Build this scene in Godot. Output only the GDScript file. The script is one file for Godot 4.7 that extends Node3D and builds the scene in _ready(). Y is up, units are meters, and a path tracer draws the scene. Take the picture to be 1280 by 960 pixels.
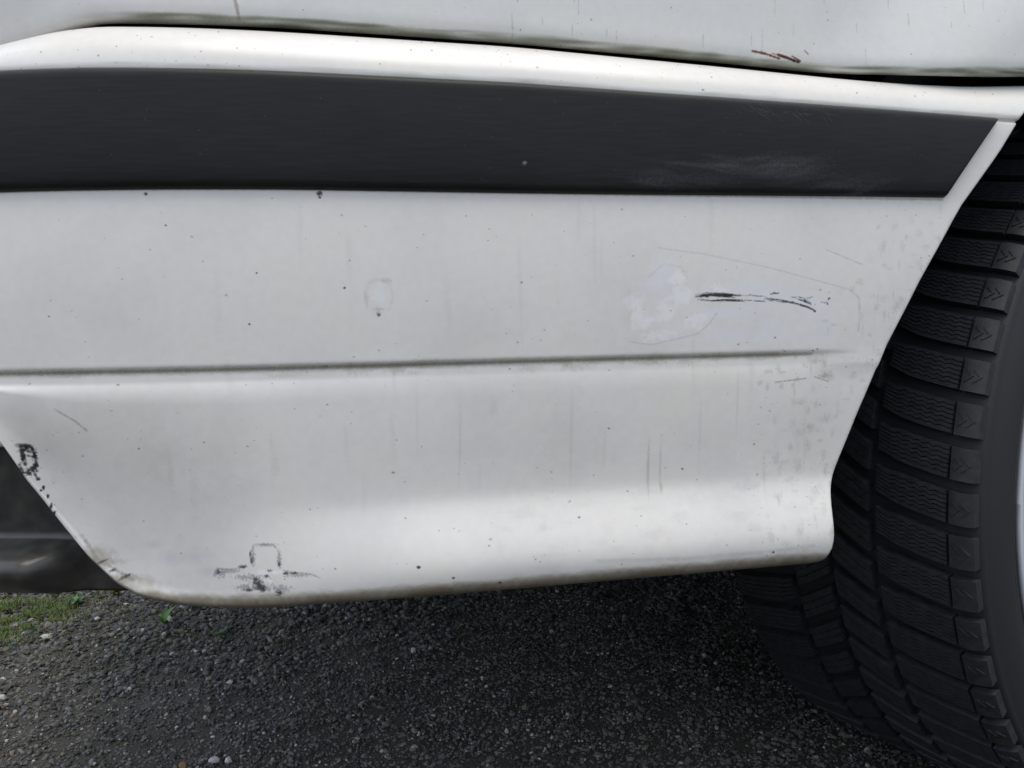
extends Node3D
# A white car's damaged front corner, seen from close by: bumper with black rub strip,
# steered front wheel, gravel ground. x runs towards the car's rear, y up, z towards the viewer's side.

const STEP := 0.002
const S0 := 0.6                      # path starts at x = S0 on the flat side of the car
const ARCH := Vector2(0.69, 0.33)    # centre of the wheel arch (x, height)
var path := PackedVector3Array()     # (x, z, heading) every STEP along the bumper in plan
var rng := RandomNumberGenerator.new()

# ---------------------------------------------------------------- helpers
func tag(o: Node, label: String, category: String, group := "", kind := "") -> void:
	o.set_meta("label", label)
	if category != "": o.set_meta("category", category)
	if group != "": o.set_meta("group", group)
	if kind != "": o.set_meta("kind", kind)

func put(called: String, mesh: Mesh, mat: Material, parent: Node) -> MeshInstance3D:
	var o := MeshInstance3D.new()
	o.name = called
	o.mesh = mesh
	if mat: o.material_override = mat
	parent.add_child(o, true)
	return o

func ramp(t: Array, x: float) -> float:      # piecewise linear table [[x, y], ...]
	if x <= t[0][0]: return t[0][1]
	for i in range(1, t.size()):
		if x <= t[i][0]:
			var a: float = t[i - 1][0]
			var b: float = t[i][0]
			return lerpf(t[i - 1][1], t[i][1], (x - a) / (b - a))
	return t[-1][1]

func ss(a: float, b: float, x: float) -> float:
	var t := clampf((x - a) / (b - a), 0.0, 1.0)
	return t * t * (3.0 - 2.0 * t)

# a sheet of rows x columns points as an indexed mesh with smooth normals
func sheet(p: Array, uvs: Array = []) -> ArrayMesh:
	var rows := p.size()
	var cols: int = p[0].size()
	var v := PackedVector3Array()
	var t := PackedVector2Array()
	var n := PackedVector3Array()
	for r in rows:
		v.append_array(p[r])
		if uvs.size(): t.append_array(uvs[r])
	n.resize(v.size())
	var idx := PackedInt32Array()
	for r in rows - 1:
		for c in cols - 1:
			var a := r * cols + c
			var q := [a, a + 1, a + cols + 1, a, a + cols + 1, a + cols]
			for k in [0, 3]:
				var A := v[q[k]]
				var B := v[q[k + 1]]
				var D := v[q[k + 2]]
				var g := (D - A).cross(B - A)
				if g.length_squared() < 1e-22: continue
				for j in 3:
					n[q[k + j]] += g
					idx.append(q[k + j])
	for i in n.size(): n[i] = n[i].normalized() if n[i].length_squared() > 0.0 else Vector3.UP
	var arr := []
	arr.resize(Mesh.ARRAY_MAX)
	arr[Mesh.ARRAY_VERTEX] = v
	arr[Mesh.ARRAY_NORMAL] = n
	if uvs.size(): arr[Mesh.ARRAY_TEX_UV] = t
	arr[Mesh.ARRAY_INDEX] = idx
	var m := ArrayMesh.new()
	m.add_surface_from_arrays(Mesh.PRIMITIVE_TRIANGLES, arr)
	return m

func quad(st: SurfaceTool, a: Vector3, b: Vector3, c: Vector3, d: Vector3) -> void:
	for q in [a, b, c, a, c, d]: st.add_vertex(q)

# ---------------------------------------------------------------- plan of the car's skin
func make_path() -> void:
	var x := S0
	var z := 0.0
	var h := 0.0
	while z > -0.86 and path.size() < 2000:
		path.append(Vector3(x, z, h))
		var k := 0.0
		if x <= 0.018: k = 1.0 / 0.6
		if x <= -0.205: k = 1.0 / 0.09
		if h > deg_to_rad(83): k = 1.0 / 6.0
		h = minf(h + k * STEP, PI / 2)
		x -= cos(h) * STEP
		z -= sin(h) * STEP

# the point at path length s, height h, pushed outward by off
func skin(s: float, h: float, off: float) -> Vector3:
	var f := clampf(s / STEP, 0.0, path.size() - 1.001)
	var i := int(f)
	var a := path[i].lerp(path[i + 1], f - i)
	if s < 0.0: a.x -= s
	return Vector3(a.x - sin(a.z) * off, h, a.y + cos(a.z) * off)

# height of the bumper's bottom edge: level under the side, climbing round the corner
const BOTTOM := [[0.30, 0.2868], [0.50, 0.2870], [0.60, 0.2868], [0.642, 0.2860], [0.676, 0.2880], [0.700, 0.2935], [0.714, 0.3020], [0.729, 0.3175], [0.744, 0.3390], [0.760, 0.3636], [0.768, 0.3805], [0.778, 0.3993], [0.784, 0.4070], [0.793, 0.4105], [1.2, 0.411]]
# x of the bumper's rear edge at the wheel arch, by height
const EDGE := [[0.2860, 0.3105], [0.2880, 0.3165], [0.2910, 0.3210], [0.2955, 0.3240], [0.301, 0.3258], [0.308, 0.3268], [0.314, 0.3272], [0.322, 0.3275], [0.331, 0.3284], [0.339, 0.3300], [0.348, 0.3330], [0.357, 0.3367], [0.372, 0.3428], [0.388, 0.3490], [0.410, 0.359], [0.4317, 0.369], [0.473, 0.392], [0.520, 0.422], [0.557, 0.452], [0.579, 0.467], [0.595, 0.482], [0.612, 0.512]]
const TOP := [[0.08, 0.608], [0.114, 0.6068], [0.155, 0.6042], [0.196, 0.6036], [0.25, 0.6048], [0.341, 0.6088], [0.475, 0.6141], [0.59, 0.6152], [0.69, 0.6169], [0.722, 0.6172], [0.74, 0.6140], [0.76, 0.6108], [0.78, 0.606], [1.0, 0.600]]
const STRIP_TOP := [[0.13, 0.5785], [0.152, 0.5790], [0.239, 0.5816], [0.35, 0.5845], [0.48, 0.5877], [0.59, 0.5882], [0.715, 0.5892], [0.76, 0.5888], [1.2, 0.588]]

func top_edge(s: float) -> float:
	return (ramp(TOP, s - 0.016) + ramp(TOP, s - 0.008) + ramp(TOP, s) + ramp(TOP, s + 0.008) + ramp(TOP, s + 0.016)) / 5.0

# bumper profile, top to bottom: [height, push]; heights above the strip follow TOP, those below 0.42 follow BOTTOM
var row_cache := {}
func bumper_rows(s: float) -> Array:
	var key := int(round(s * 4000.0))
	if not row_cache.has(key): row_cache[key] = profile_at(key / 4000.0)
	return row_cache[key]

func profile_at(s: float) -> Array:
	var top := top_edge(s)
	var st := ramp(STRIP_TOP, s)
	var bot := ramp(BOTTOM, s)
	var flare := lerpf(0.62, 0.03, ss(0.50, 0.68, s))
	var fade := ss(0.245, 0.31, s)               # the crease runs out near the arch
	var rows := []
	for a in [[-0.045, -0.030], [-0.020, -0.028], [-0.003, -0.0262], [0.0, -0.0195]]:
		rows.append([top + a[0], a[1]])
	for i in range(1, 12):                       # the rounded ledge, seen bright from above
		var t := i / 11.0
		rows.append([lerpf(top, st + 0.0005, pow(t, 1.35)), -0.0195 + 0.0195 * sin(t * PI / 2 * 0.96)])
	rows.append([st - 0.0001, -0.0010]); rows.append([st - 0.0006, -0.0022]); rows.append([st - 0.0014, -0.0022]); rows.append([st - 0.0022, -0.0008])
	for i in 8: rows.append([lerpf(st - 0.003, 0.522, i / 7.0), 0.0])
	for i in range(1, 12): rows.append([lerpf(0.522, 0.4310, i / 11.0), 0.0012 * sin(i / 11.0 * PI)])
	for a in [[0.4298, 0.0], [0.4288, -0.0003], [0.4279, -0.0009], [0.4270, -0.0016], [0.4261, -0.0020], [0.4248, -0.0020], [0.4232, -0.0019], [0.4212, -0.0018], [0.4190, -0.0017]]:
		rows.append([a[0], a[1] * fade])
	var low := [[0.415, -0.0016], [0.408, -0.0017], [0.400, -0.0019], [0.392, -0.0024], [0.384, -0.0031], [0.376, -0.0040], [0.369, -0.0047], [0.363, -0.0053], [0.358, -0.0057], [0.353, -0.0059], [0.3495, -0.0056], [0.3465, -0.0048], [0.3435, -0.0035], [0.340, -0.0016], [0.336, 0.0009], [0.331, 0.0041], [0.3265, 0.0069], [0.322, 0.0094], [0.317, 0.0115], [0.313, 0.0126], [0.309, 0.0128], [0.305, 0.0119], [0.301, 0.0100], [0.2975, 0.0074], [0.2945, 0.0032], [0.2922, -0.0025], [0.291, -0.0085], [0.2905, -0.0150], [0.2910, -0.0300], [0.293, -0.0600]]
	var tuck := ss(0.60, 0.71, s) * clampf((0.42 - bot) / 0.11, 0.0, 1.0)
	for a in low:
		var hh: float = a[0]
		var push: float = a[1]
		var under := ss(0.300, 0.2905, hh)
		var g := lerpf(push * flare - (0.003 * (1.0 - flare) + 0.010 * tuck) * ss(0.42, 0.31, hh) * (1.0 - under), push - 0.0125 * (1.0 - flare) - 0.008 * tuck, under)
		if a[1] < -0.003 and hh < 0.3: g = push * lerpf(1.0, 0.7, 1.0 - flare) - 0.010 * (1.0 - flare) - 0.008 * tuck
		if a[1] > -0.02: g *= lerpf(1.0, ss(0.005, 0.07, 0.42 - bot), ss(0.416, 0.385, hh))
		rows.append([bot + (hh - 0.2905) * (0.42 - bot) / (0.42 - 0.2905), g])
	return rows

func uv_of(s: float, h: float) -> Vector2:
	return Vector2((s - 0.07) / 0.85, (0.64 - h) / 0.37)

func make_bumper(paint: Material, plain: Material, parent: Node) -> MeshInstance3D:
	var ss_list := []
	var w := 0.0
	while w < 0.92:
		ss_list.append(w)
		w += 0.0035 if w < 0.85 else 0.01
	var n: int = bumper_rows(0.5).size()
	var p := []
	var uv := []
	for r in n:
		p.append(PackedVector3Array()); uv.append(PackedVector2Array())
	# columns: first the returned edge at the wheel arch, then along the side and round the corner
	var edge_cols := [[0.0020, -0.022], [0.0002, -0.012], [-0.0002, -0.004], [0.0002, -0.0016], [0.0009, -0.0005], [0.0020, 0.0]]
	for c in edge_cols.size() + ss_list.size():
		for r in n:
			# row heights depend on s, the edge on the height
			var s: float
			var push := 0.0
			var rr: Array
			if c < edge_cols.size():
				rr = bumper_rows(0.25)
				for k in 2:
					s = S0 - ramp(EDGE, rr[r][0]) + edge_cols[c][0]
					rr = bumper_rows(s)
				push = edge_cols[c][1]
			else:
				var f: float = ss_list[c - edge_cols.size()] / 0.92
				rr = bumper_rows(0.25)
				var s_edge := 0.0
				for k in 2:
					s_edge = S0 - ramp(EDGE, rr[r][0]) + 0.0035
					rr = bumper_rows(s_edge)
				s = lerpf(s_edge, 0.94, f)
				rr = bumper_rows(s)
			p[r].append(skin(s, rr[r][0], rr[r][1] + push))
			uv[r].append(uv_of(s, rr[r][0]))
	var m := sheet(p, uv)
	m.surface_set_material(0, paint)
	# the rest of the front and the far side, out of the picture
	var q := []
	for r in n: q.append(PackedVector3Array())
	var s2 := 0.94
	var far_end := (path.size() - 2) * STEP
	var line := []
	while s2 < far_end:
		line.append([s2, false]); s2 += 0.03
	while s2 > 0.26:
		line.append([s2, true]); s2 -= 0.03
	for l in line:
		var rr := bumper_rows(l[0])
		for r in n:
			var a := skin(l[0], rr[r][0], rr[r][1])
			if l[1]: a.z = -1.7 - a.z
			q[r].append(a)
	var m2 := sheet(q)
	m.add_surface_from_arrays(Mesh.PRIMITIVE_TRIANGLES, m2.surface_get_arrays(0))
	m.surface_set_material(1, plain)
	return put("bumper", m, null, parent)

func make_strip(mat: Material, parent: Node) -> void:
	# cross-section from the top back edge over the rounded front to the bottom back edge: [t from top, push]
	var prof := [[0.0, -0.0015], [0.0, 0.0012], [0.008, 0.0026], [0.022, 0.0036], [0.045, 0.0042], [0.08, 0.0044], [0.2, 0.0048], [0.4, 0.0052], [0.6, 0.0053], [0.8, 0.0050], [0.92, 0.0044], [0.965, 0.0036], [0.985, 0.0024], [1.0, 0.0010], [1.0, -0.0015]]
	var p := []
	var uv := []
	for a in prof:
		var row := PackedVector3Array()
		var ur := PackedVector2Array()
		for c in 190:
			var top_e := 0.0
			var s := 0.0
			var h := 0.0
			var f := maxf(c - 4, 0) / 185.0
			# slanted right end
			var end_s := lerpf(0.1520, 0.1915, a[0])
			s = lerpf(end_s, 1.0, f)
			top_e = ramp(STRIP_TOP, s) - 0.0006
			h = lerpf(top_e, 0.5250 + 0.0016 * ss(0.5, 0.19, s), a[0])
			var push: float = a[1]
			if c < 4: push = [-0.0015, 0.0012, 0.0030, 0.0042][c] if a[1] > 0.0 else -0.0015
			if c < 4:
				s -= [0.0, 0.0, -0.0006, -0.0014][c]
				push = minf(push, a[1])
			elif c == 4: s += 0.0022
			row.append(skin(s, h, push))
			ur.append(Vector2((s - 0.14) / 0.72, (0.592 - h) / 0.07))
		p.append(row); uv.append(ur)
	var o := put("rub_strip", sheet(p, uv), mat, parent)
	o.set_meta("label", "black plastic rub strip with grey scuffs along the white bumper")

func make_fender(paint: Material, parent: Node) -> MeshInstance3D:
	var p := []
	var uv := []
	var hs := [[0.035, -0.042], [0.008, -0.036], [0.001, -0.031], [-0.0003, -0.0268], [0.0, -0.0242], [0.0009, -0.0228], [0.0024, -0.0216], [0.005, -0.0206], [0.009, -0.0201], [0.012, -0.0200]]
	for i in range(1, 25): hs.append([0.012 + i * 0.0045, -0.0200 + 0.00012 * i])
	for i in range(1, 16): hs.append([0.120 + i * 0.014, -0.0171 - 0.00022 * i * i])
	for a in [[0.338, -0.073], [0.344, -0.085], [0.350, -0.11], [0.355, -0.16]]: hs.append(a)
	for a in hs:
		var row := PackedVector3Array()
		var ur := PackedVector2Array()
		for c in 240:
			var f := c / 239.0
			var s := lerpf(0.02, 0.98, f)
			var gap := ramp([[0.10, 0.0042], [0.16, 0.0046], [0.20, 0.0049], [0.25, 0.0049], [0.34, 0.0050], [0.475, 0.0045], [0.587, 0.0047], [0.686, 0.0044], [0.715, 0.0045], [0.745, 0.0014], [0.77, 0.0004]], s)
			var base := top_edge(s) + gap
			var h: float = base + a[0]
			# wheel arch cut: s runs on behind the arch edge, so pull it forward of the circle
			var push: float = a[1]
			var x := S0 - s
			var d := Vector2(x, h).distance_to(ARCH)
			push += 0.015 * ss(0.470, 0.375, d) * (1.0 - ss(0.2, 0.3, a[0]))
			if d < 0.337 and x > 0.4:
				var e := Vector2(x - ARCH.x, h - ARCH.y).normalized() * 0.337
				h = ARCH.y + e.y
				x = ARCH.x + e.x
				s = S0 - x
			push -= 0.004 * ss(0.70, 0.79, s) * ss(0.03, 0.0, a[0])
			row.append(skin(s, h, push))
			ur.append(Vector2((s - 0.07) / 0.85, (0.72 - h) / 0.125))
		p.append(row); uv.append(ur)
	var o := put("fender", sheet(p, uv), paint, parent)
	return o

# the rest of the body that stands outside the picture: hood, rear fender half, sill, far side, and the dark underside
func make_body(plain: Material, dark: Material, parent: Node) -> void:
	var p := []
	for i in 13:
		var row := PackedVector3Array()
		for j in 25:
			var t := i / 12.0
			var u := j / 24.0
			var z := lerpf(-0.13, -1.57, u)
			var crown := 0.045 * sin(u * PI)
			row.append(Vector3(lerpf(-0.16 - 0.10 * sin(u * PI), 1.25, t), 0.955 + crown + 0.06 * t - 0.10 * ss(0.2, 0.0, t), z))
		p.append(row)
	put("hood", sheet(p), plain, parent)
	# fender behind the arch with the door, a swept slab with the arch cut out of its lower edge
	p = []
	for i in 15:
		var row := PackedVector3Array()
		var f := i / 14.0
		for j in 60:
			var x := lerpf(0.58, 3.2, pow(j / 59.0, 1.4))
			var d := x - ARCH.x
			var low := 0.20
			if absf(d) < 0.337: low = ARCH.y + sqrt(0.337 * 0.337 - d * d)
			elif d > 0.0: low = lerpf(ARCH.y, 0.20, ss(0.337, 0.42, d))
			var h := lerpf(low, 0.962, f)
			row.append(Vector3(x, h, -0.006 - 0.012 * pow(absf(h - 0.62) * 3.0, 2.0) - (0.11 if i == 14 else 0.0) - (0.02 if i == 0 else 0.0)))
		p.append(row)
	put("side_panel", sheet(p), plain, parent)
	p = []
	for a in [[0.95, -1.58], [0.75, -1.69], [0.55, -1.70], [0.19, -1.69]]:
		var row := PackedVector3Array()
		for j in 20: row.append(Vector3(lerpf(0.0, 3.2, j / 19.0), a[0], a[1]))
		p.append(row)
	put("far_side_panel", sheet(p), plain, parent)
	# underside: undertray behind the bumper and the floor further back
	var st := SurfaceTool.new()
	st.begin(Mesh.PRIMITIVE_TRIANGLES)
	st.set_smooth_group(-1)
	for b in [[Vector3(-0.20, 0.300, -1.45), Vector3(0.30, 0.320, -0.10)], [Vector3(0.30, 0.250, -1.3), Vector3(3.2, 0.272, -0.44)], [Vector3(1.12, 0.250, -0.44), Vector3(3.2, 0.272, -0.03)], [Vector3(1.12, 0.250, -1.67), Vector3(3.2, 0.272, -1.3)]]:
		var a: Vector3 = b[0]
		var c: Vector3 = b[1]
		var v := []
		for k in 8: v.append(Vector3(a.x if k & 1 == 0 else c.x, a.y if k & 2 == 0 else c.y, a.z if k & 4 == 0 else c.z))
		for f in [[0, 1, 3, 2], [4, 6, 7, 5], [0, 4, 5, 1], [2, 3, 7, 6], [0, 2, 6, 4], [1, 5, 7, 3]]: quad(st, v[f[0]], v[f[1]], v[f[2]], v[f[3]])
	st.generate_normals()
	put("floor_pan", st.commit(), dark, parent)
	# inner wing behind the fender's hem, kept clear of the wheel
	p = []
	for h in [0.53, 0.60, 0.66, 0.76, 0.90]:
		var row := PackedVector3Array()
		for j in 40:
			var a := skin(lerpf(-0.1, 1.05, j / 39.0), h, -0.08)
			var e := Vector2(a.x - ARCH.x, a.y - ARCH.y)
			if e.length() < 0.40: a = Vector3(ARCH.x + e.normalized().x * 0.40, ARCH.y + e.normalized().y * 0.40, a.z)
			row.append(a)
		p.append(row)
	put("inner_wing", sheet(p), dark, parent)
	# wheel arch liner: a half drum over the wheel, with its inner wall
	p = []
	for a in [[0.366, -0.028], [0.374, -0.034], [0.379, -0.05], [0.385, -0.10], [0.392, -0.25], [0.39, -0.44], [0.0, -0.46]]:
		var row := PackedVector3Array()
		for j in 33:
			var g := deg_to_rad(lerpf(-8, 188, j / 32.0))
			row.append(Vector3(ARCH.x - cos(g) * a[0], ARCH.y + sin(g) * a[0], a[1]))
		p.append(row)
	put("wheel_arch_liner", sheet(p), dark, parent)

# black lower lip under the front end: upper face, ridge that catches the light, face under it
func make_lip(mat: Material, white: Material, parent: Node) -> void:
	var p := []
	for a in [[0.398, -0.0250], [0.390, -0.0255], [0.380, -0.0275], [0.366, -0.0285], [0.352, -0.0295], [0.340, -0.0302], [0.332, -0.0304], [0.3285, -0.0302], [0.3268, -0.0270], [0.3252, -0.0200], [0.3238, -0.0125], [0.3220, -0.0070], [0.3195, -0.0034], [0.3162, -0.0014], [0.3125, -0.0012], [0.309, -0.0030], [0.3055, -0.0066], [0.302, -0.0115], [0.299, -0.0170], [0.297, -0.0225], [0.2962, -0.040], [0.2965, -0.055], [0.300, -0.12]]:
		var row := PackedVector3Array()
		for c in 70:
			var s := lerpf(0.690, 1.55, pow(c / 69.0, 1.3))
			var drop := -0.0010 * ss(0.78, 0.70, s)
			row.append(skin(s, a[0] + drop * ss(0.36, 0.30, a[0]), lerpf(a[1], minf(a[1], -0.030), ss(0.757, 0.745, s))))
		p.append(row)
	var q := []
	for a in [[0.500, -0.0150], [0.450, -0.0150], [0.400, -0.0160], [0.390, -0.0165], [0.3855, -0.0175], [0.3835, -0.0200], [0.3830, -0.0260], [0.384, -0.04]]:
		var row := PackedVector3Array()
		for c in 40: row.append(skin(lerpf(0.752, 1.5, c / 39.0), a[0], a[1]))
		q.append(row)
	put("front_apron", sheet(q), white, parent)
	put("lower_lip", sheet(p), mat, parent).set_meta("label", "black plastic lip below the white bumper corner")

# ---------------------------------------------------------------- wheel
const TYRE_R := 0.311
const PITCHES := 62
func tread_r(w: float) -> float:             # radius of the tread surface across its width (w from the centre)
	var a := absf(w)
	var r := TYRE_R - 0.0025 * (a / 0.1) * (a / 0.1)
	if a > 0.100: r -= 0.011 * pow((a - 0.100) / 0.024, 2.0)
	return r
func groove_shift(w: float) -> float:        # how far (metres along the circumference) the lateral grooves have climbed at w
	var a := absf(w)
	return 0.029 * pow(clampf(1.0 - a / 0.116, 0, 1), 1.5) + 0.012 * pow(clampf(1.0 - a / 0.05, 0, 1), 1.2)
func on_tyre(w: float, arc: float, r: float) -> Vector3:   # wheel frame: +z out along the axle, front of the tyre towards -x
	var g := arc / TYRE_R
	return Vector3(-cos(g) * r, sin(g) * r, w)

# one tread block between two lateral grooves, cut into strips by zigzag sipes
func tread_block(w0: float, w1: float, strips: int, zig: float, deep: float, gap: float) -> ArrayMesh:
	var st := SurfaceTool.new()
	st.begin(Mesh.PRIMITIVE_TRIANGLES)
	st.set_smooth_group(-1)
	var pitch := TAU * TYRE_R / PITCHES
	var usable := pitch - gap
	var n := 14
	for k in strips:
		var top := []
		var low := []
		for i in n + 1:
			var w := lerpf(w0, w1, i / float(n))
			var base := groove_shift(w)
			var wig: float = (zig if i % 2 == 0 else -zig) if i > 2 and i < n - 1 else 0.0
			var taper := lerpf(1.0, 0.86, ss(0.06, 0.05, absf(w)))
			var a := base + usable * taper * (k / float(strips) - 0.5) + (0.00035 if k > 0 else 0.0) + (wig if k > 0 else 0.0)
			var b := base + usable * taper * ((k + 1) / float(strips) - 0.5) - (0.00035 if k < strips - 1 else 0.0) + (wig if k < strips - 1 else 0.0)
			var r := tread_r(w)
			top.append([on_tyre(w, a, r), on_tyre(w, b, r)])
			low.append([on_tyre(w, a - 0.0006, r - deep), on_tyre(w, b + 0.0006, r - deep)])
		for i in n:
			quad(st, top[i][0], top[i][1], top[i + 1][1], top[i + 1][0])
			quad(st, low[i][0], top[i][0], top[i + 1][0], low[i + 1][0])
			quad(st, top[i][1], low[i][1], low[i + 1][1], top[i + 1][1])
		for e in [0, n]: quad(st, top[e][0], top[e][1], low[e][1], low[e][0])
	st.generate_normals()
	return st.commit()

# the outer lug on the shoulder: a stepped pad that carries two raised chevrons
func shoulder_lug() -> ArrayMesh:
	var st := SurfaceTool.new()
	st.begin(Mesh.PRIMITIVE_TRIANGLES)
	st.set_smooth_group(-1)
	var usable := TAU * TYRE_R / PITCHES - 0.0082
	var w0 := 0.0985
	var w1 := 0.1140
	for i in 6:
		var wa := lerpf(w0, w1, i / 6.0)
		var wb := lerpf(w0, w1, (i + 1) / 6.0)
		var c := []
		for w in [wa, wb]:
			var tuck := 0.0004
			var s := groove_shift(w)
			for e in [-0.5, 0.5]:
				c.append(on_tyre(w, s + usable * e, tread_r(w) - tuck))
				c.append(on_tyre(w, s + usable * e, tread_r(w) - 0.007))
		quad(st, c[0], c[2], c[6], c[4])
		quad(st, c[1], c[0], c[4], c[5])
		quad(st, c[2], c[3], c[7], c[6])
		if i == 0: quad(st, c[0], c[1], c[3], c[2])
		if i == 5: quad(st, c[4], c[6], c[7], c[5])
	for k in 2:                                  # chevrons, points towards the axle side
		var wc := 0.1005 + k * 0.0052
		for e in [-1, 1]:
			var q := []
			for a in [[0.0, 0.0046], [0.0014, 0.0046], [0.0046, 0.0], [0.0060, 0.0]]:
				for up in [0.0004, -0.001]:
					var w: float = wc + 0.006 - a[0] if false else wc + (0.0046 - a[1]) + (0.0014 if a[0] in [0.0014, 0.0060] else 0.0)
					var arc: float = groove_shift(w) + e * a[1]
					q.append(on_tyre(w, arc, tread_r(w) + up))
			quad(st, q[0], q[2], q[6], q[4])
			quad(st, q[0], q[1], q[5], q[4])
			quad(st, q[2], q[3], q[7], q[6])
	st.generate_normals()
	return st.commit()

func lathe(prof: Array, seg: int) -> ArrayMesh:   # [w, r] swept round the axle
	var p := []
	for a in prof:
		var row := PackedVector3Array()
		for j in seg + 1: row.append(on_tyre(a[0], TAU * TYRE_R * j / seg, a[1]))
		p.append(row)
	return sheet(p)

func make_wheel(rubber: Material, tread_mat: Material, rim_mat: Material, dark: Material, parent: Node) -> Node3D:
	var wh := Node3D.new()
	wh.name = "wheel"
	parent.add_child(wh, true)
	wh.set_meta("label", "steered front wheel with a wide winter tyre")
	var prof := [[-0.105, 0.229], [-0.119, 0.238], [-0.124, 0.252], [-0.124, 0.268], [-0.121, 0.284], [-0.1165, 0.2905], [-0.108, 0.297]]
	for i in 11:
		var w := lerpf(-0.098, 0.098, i / 10.0)
		prof.append([w, tread_r(w) - 0.0075])
	prof.append_array([[0.108, 0.2985], [0.1135, 0.2965], [0.1152, 0.2945], [0.1162, 0.2922], [0.1158, 0.2905], [0.1172, 0.2885], [0.1195, 0.280], [0.1205, 0.272], [0.1202, 0.2660], [0.1188, 0.2625], [0.1192, 0.2612], [0.1180, 0.2580], [0.1150, 0.2540], [0.106, 0.249], [0.095, 0.247]])
	var ty := put("tyre", lathe(prof, 144), rubber, wh)
	ty.set_meta("label", "black tyre carcass with smooth sidewall")
	# rim: a dished white wheel with a rolled lip
	put("rim", lathe([[-0.10, 0.230], [-0.06, 0.215], [0.06, 0.215], [0.095, 0.240], [0.1110, 0.2480], [0.1165, 0.2530], [0.1192, 0.2542], [0.1206, 0.2522], [0.1196, 0.2480], [0.114, 0.236], [0.108, 0.222], [0.104, 0.19], [0.108, 0.15], [0.110, 0.09], [0.107, 0.05], [0.102, 0.03], [0.101, 0.0]], 96), rim_mat, wh)
	put("hub_cap", lathe([[0.095, 0.034], [0.112, 0.033], [0.1155, 0.030], [0.117, 0.02], [0.1175, 0.0]], 40), rim_mat, wh)
	var bolt := lathe([[0.0, 0.011], [0.012, 0.011], [0.0135, 0.0085], [0.0135, 0.0]], 6)
	for k in 5:
		var b := put("wheel_bolt", bolt, dark, wh)
		b.position = Vector3(cos(TAU * k / 5) * 0.058, sin(TAU * k / 5) * 0.058, 0.102)
	var outer := tread_block(0.0435, 0.0965, 7, 0.0008, 0.0075, 0.0088)
	var mid := tread_block(0.0030, 0.0365, 3, 0.0007, 0.0075, 0.0078)
	var lug := shoulder_lug()
	var inner := tread_block(-0.0435, -0.114, 5, 0.0008, 0.0075, 0.0088)
	var mid_in := tread_block(-0.0030, -0.0365, 3, 0.0007, 0.0075, 0.0078)
	for k in PITCHES:
		# each row of blocks is turned about the axle, the inner half set off by half a pitch
		for b in [[outer, 0.0], [lug, 0.0], [mid, 0.35], [mid_in, 0.85]]:
			var o := put("tread_block" if b[0] != lug else "shoulder_lug", b[0], tread_mat, wh)
			o.rotation.z = -TAU * (k + b[1]) / PITCHES
	var st := SurfaceTool.new()
	for k in PITCHES:
		st.append_from(inner, 0, Transform3D(Basis(Vector3.BACK, -TAU * (k + 0.5) / PITCHES), Vector3.ZERO))
	var io := put("inner_tread_blocks", st.commit(), tread_mat, wh)
	io.set_meta("kind", "stuff")
	return wh

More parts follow.
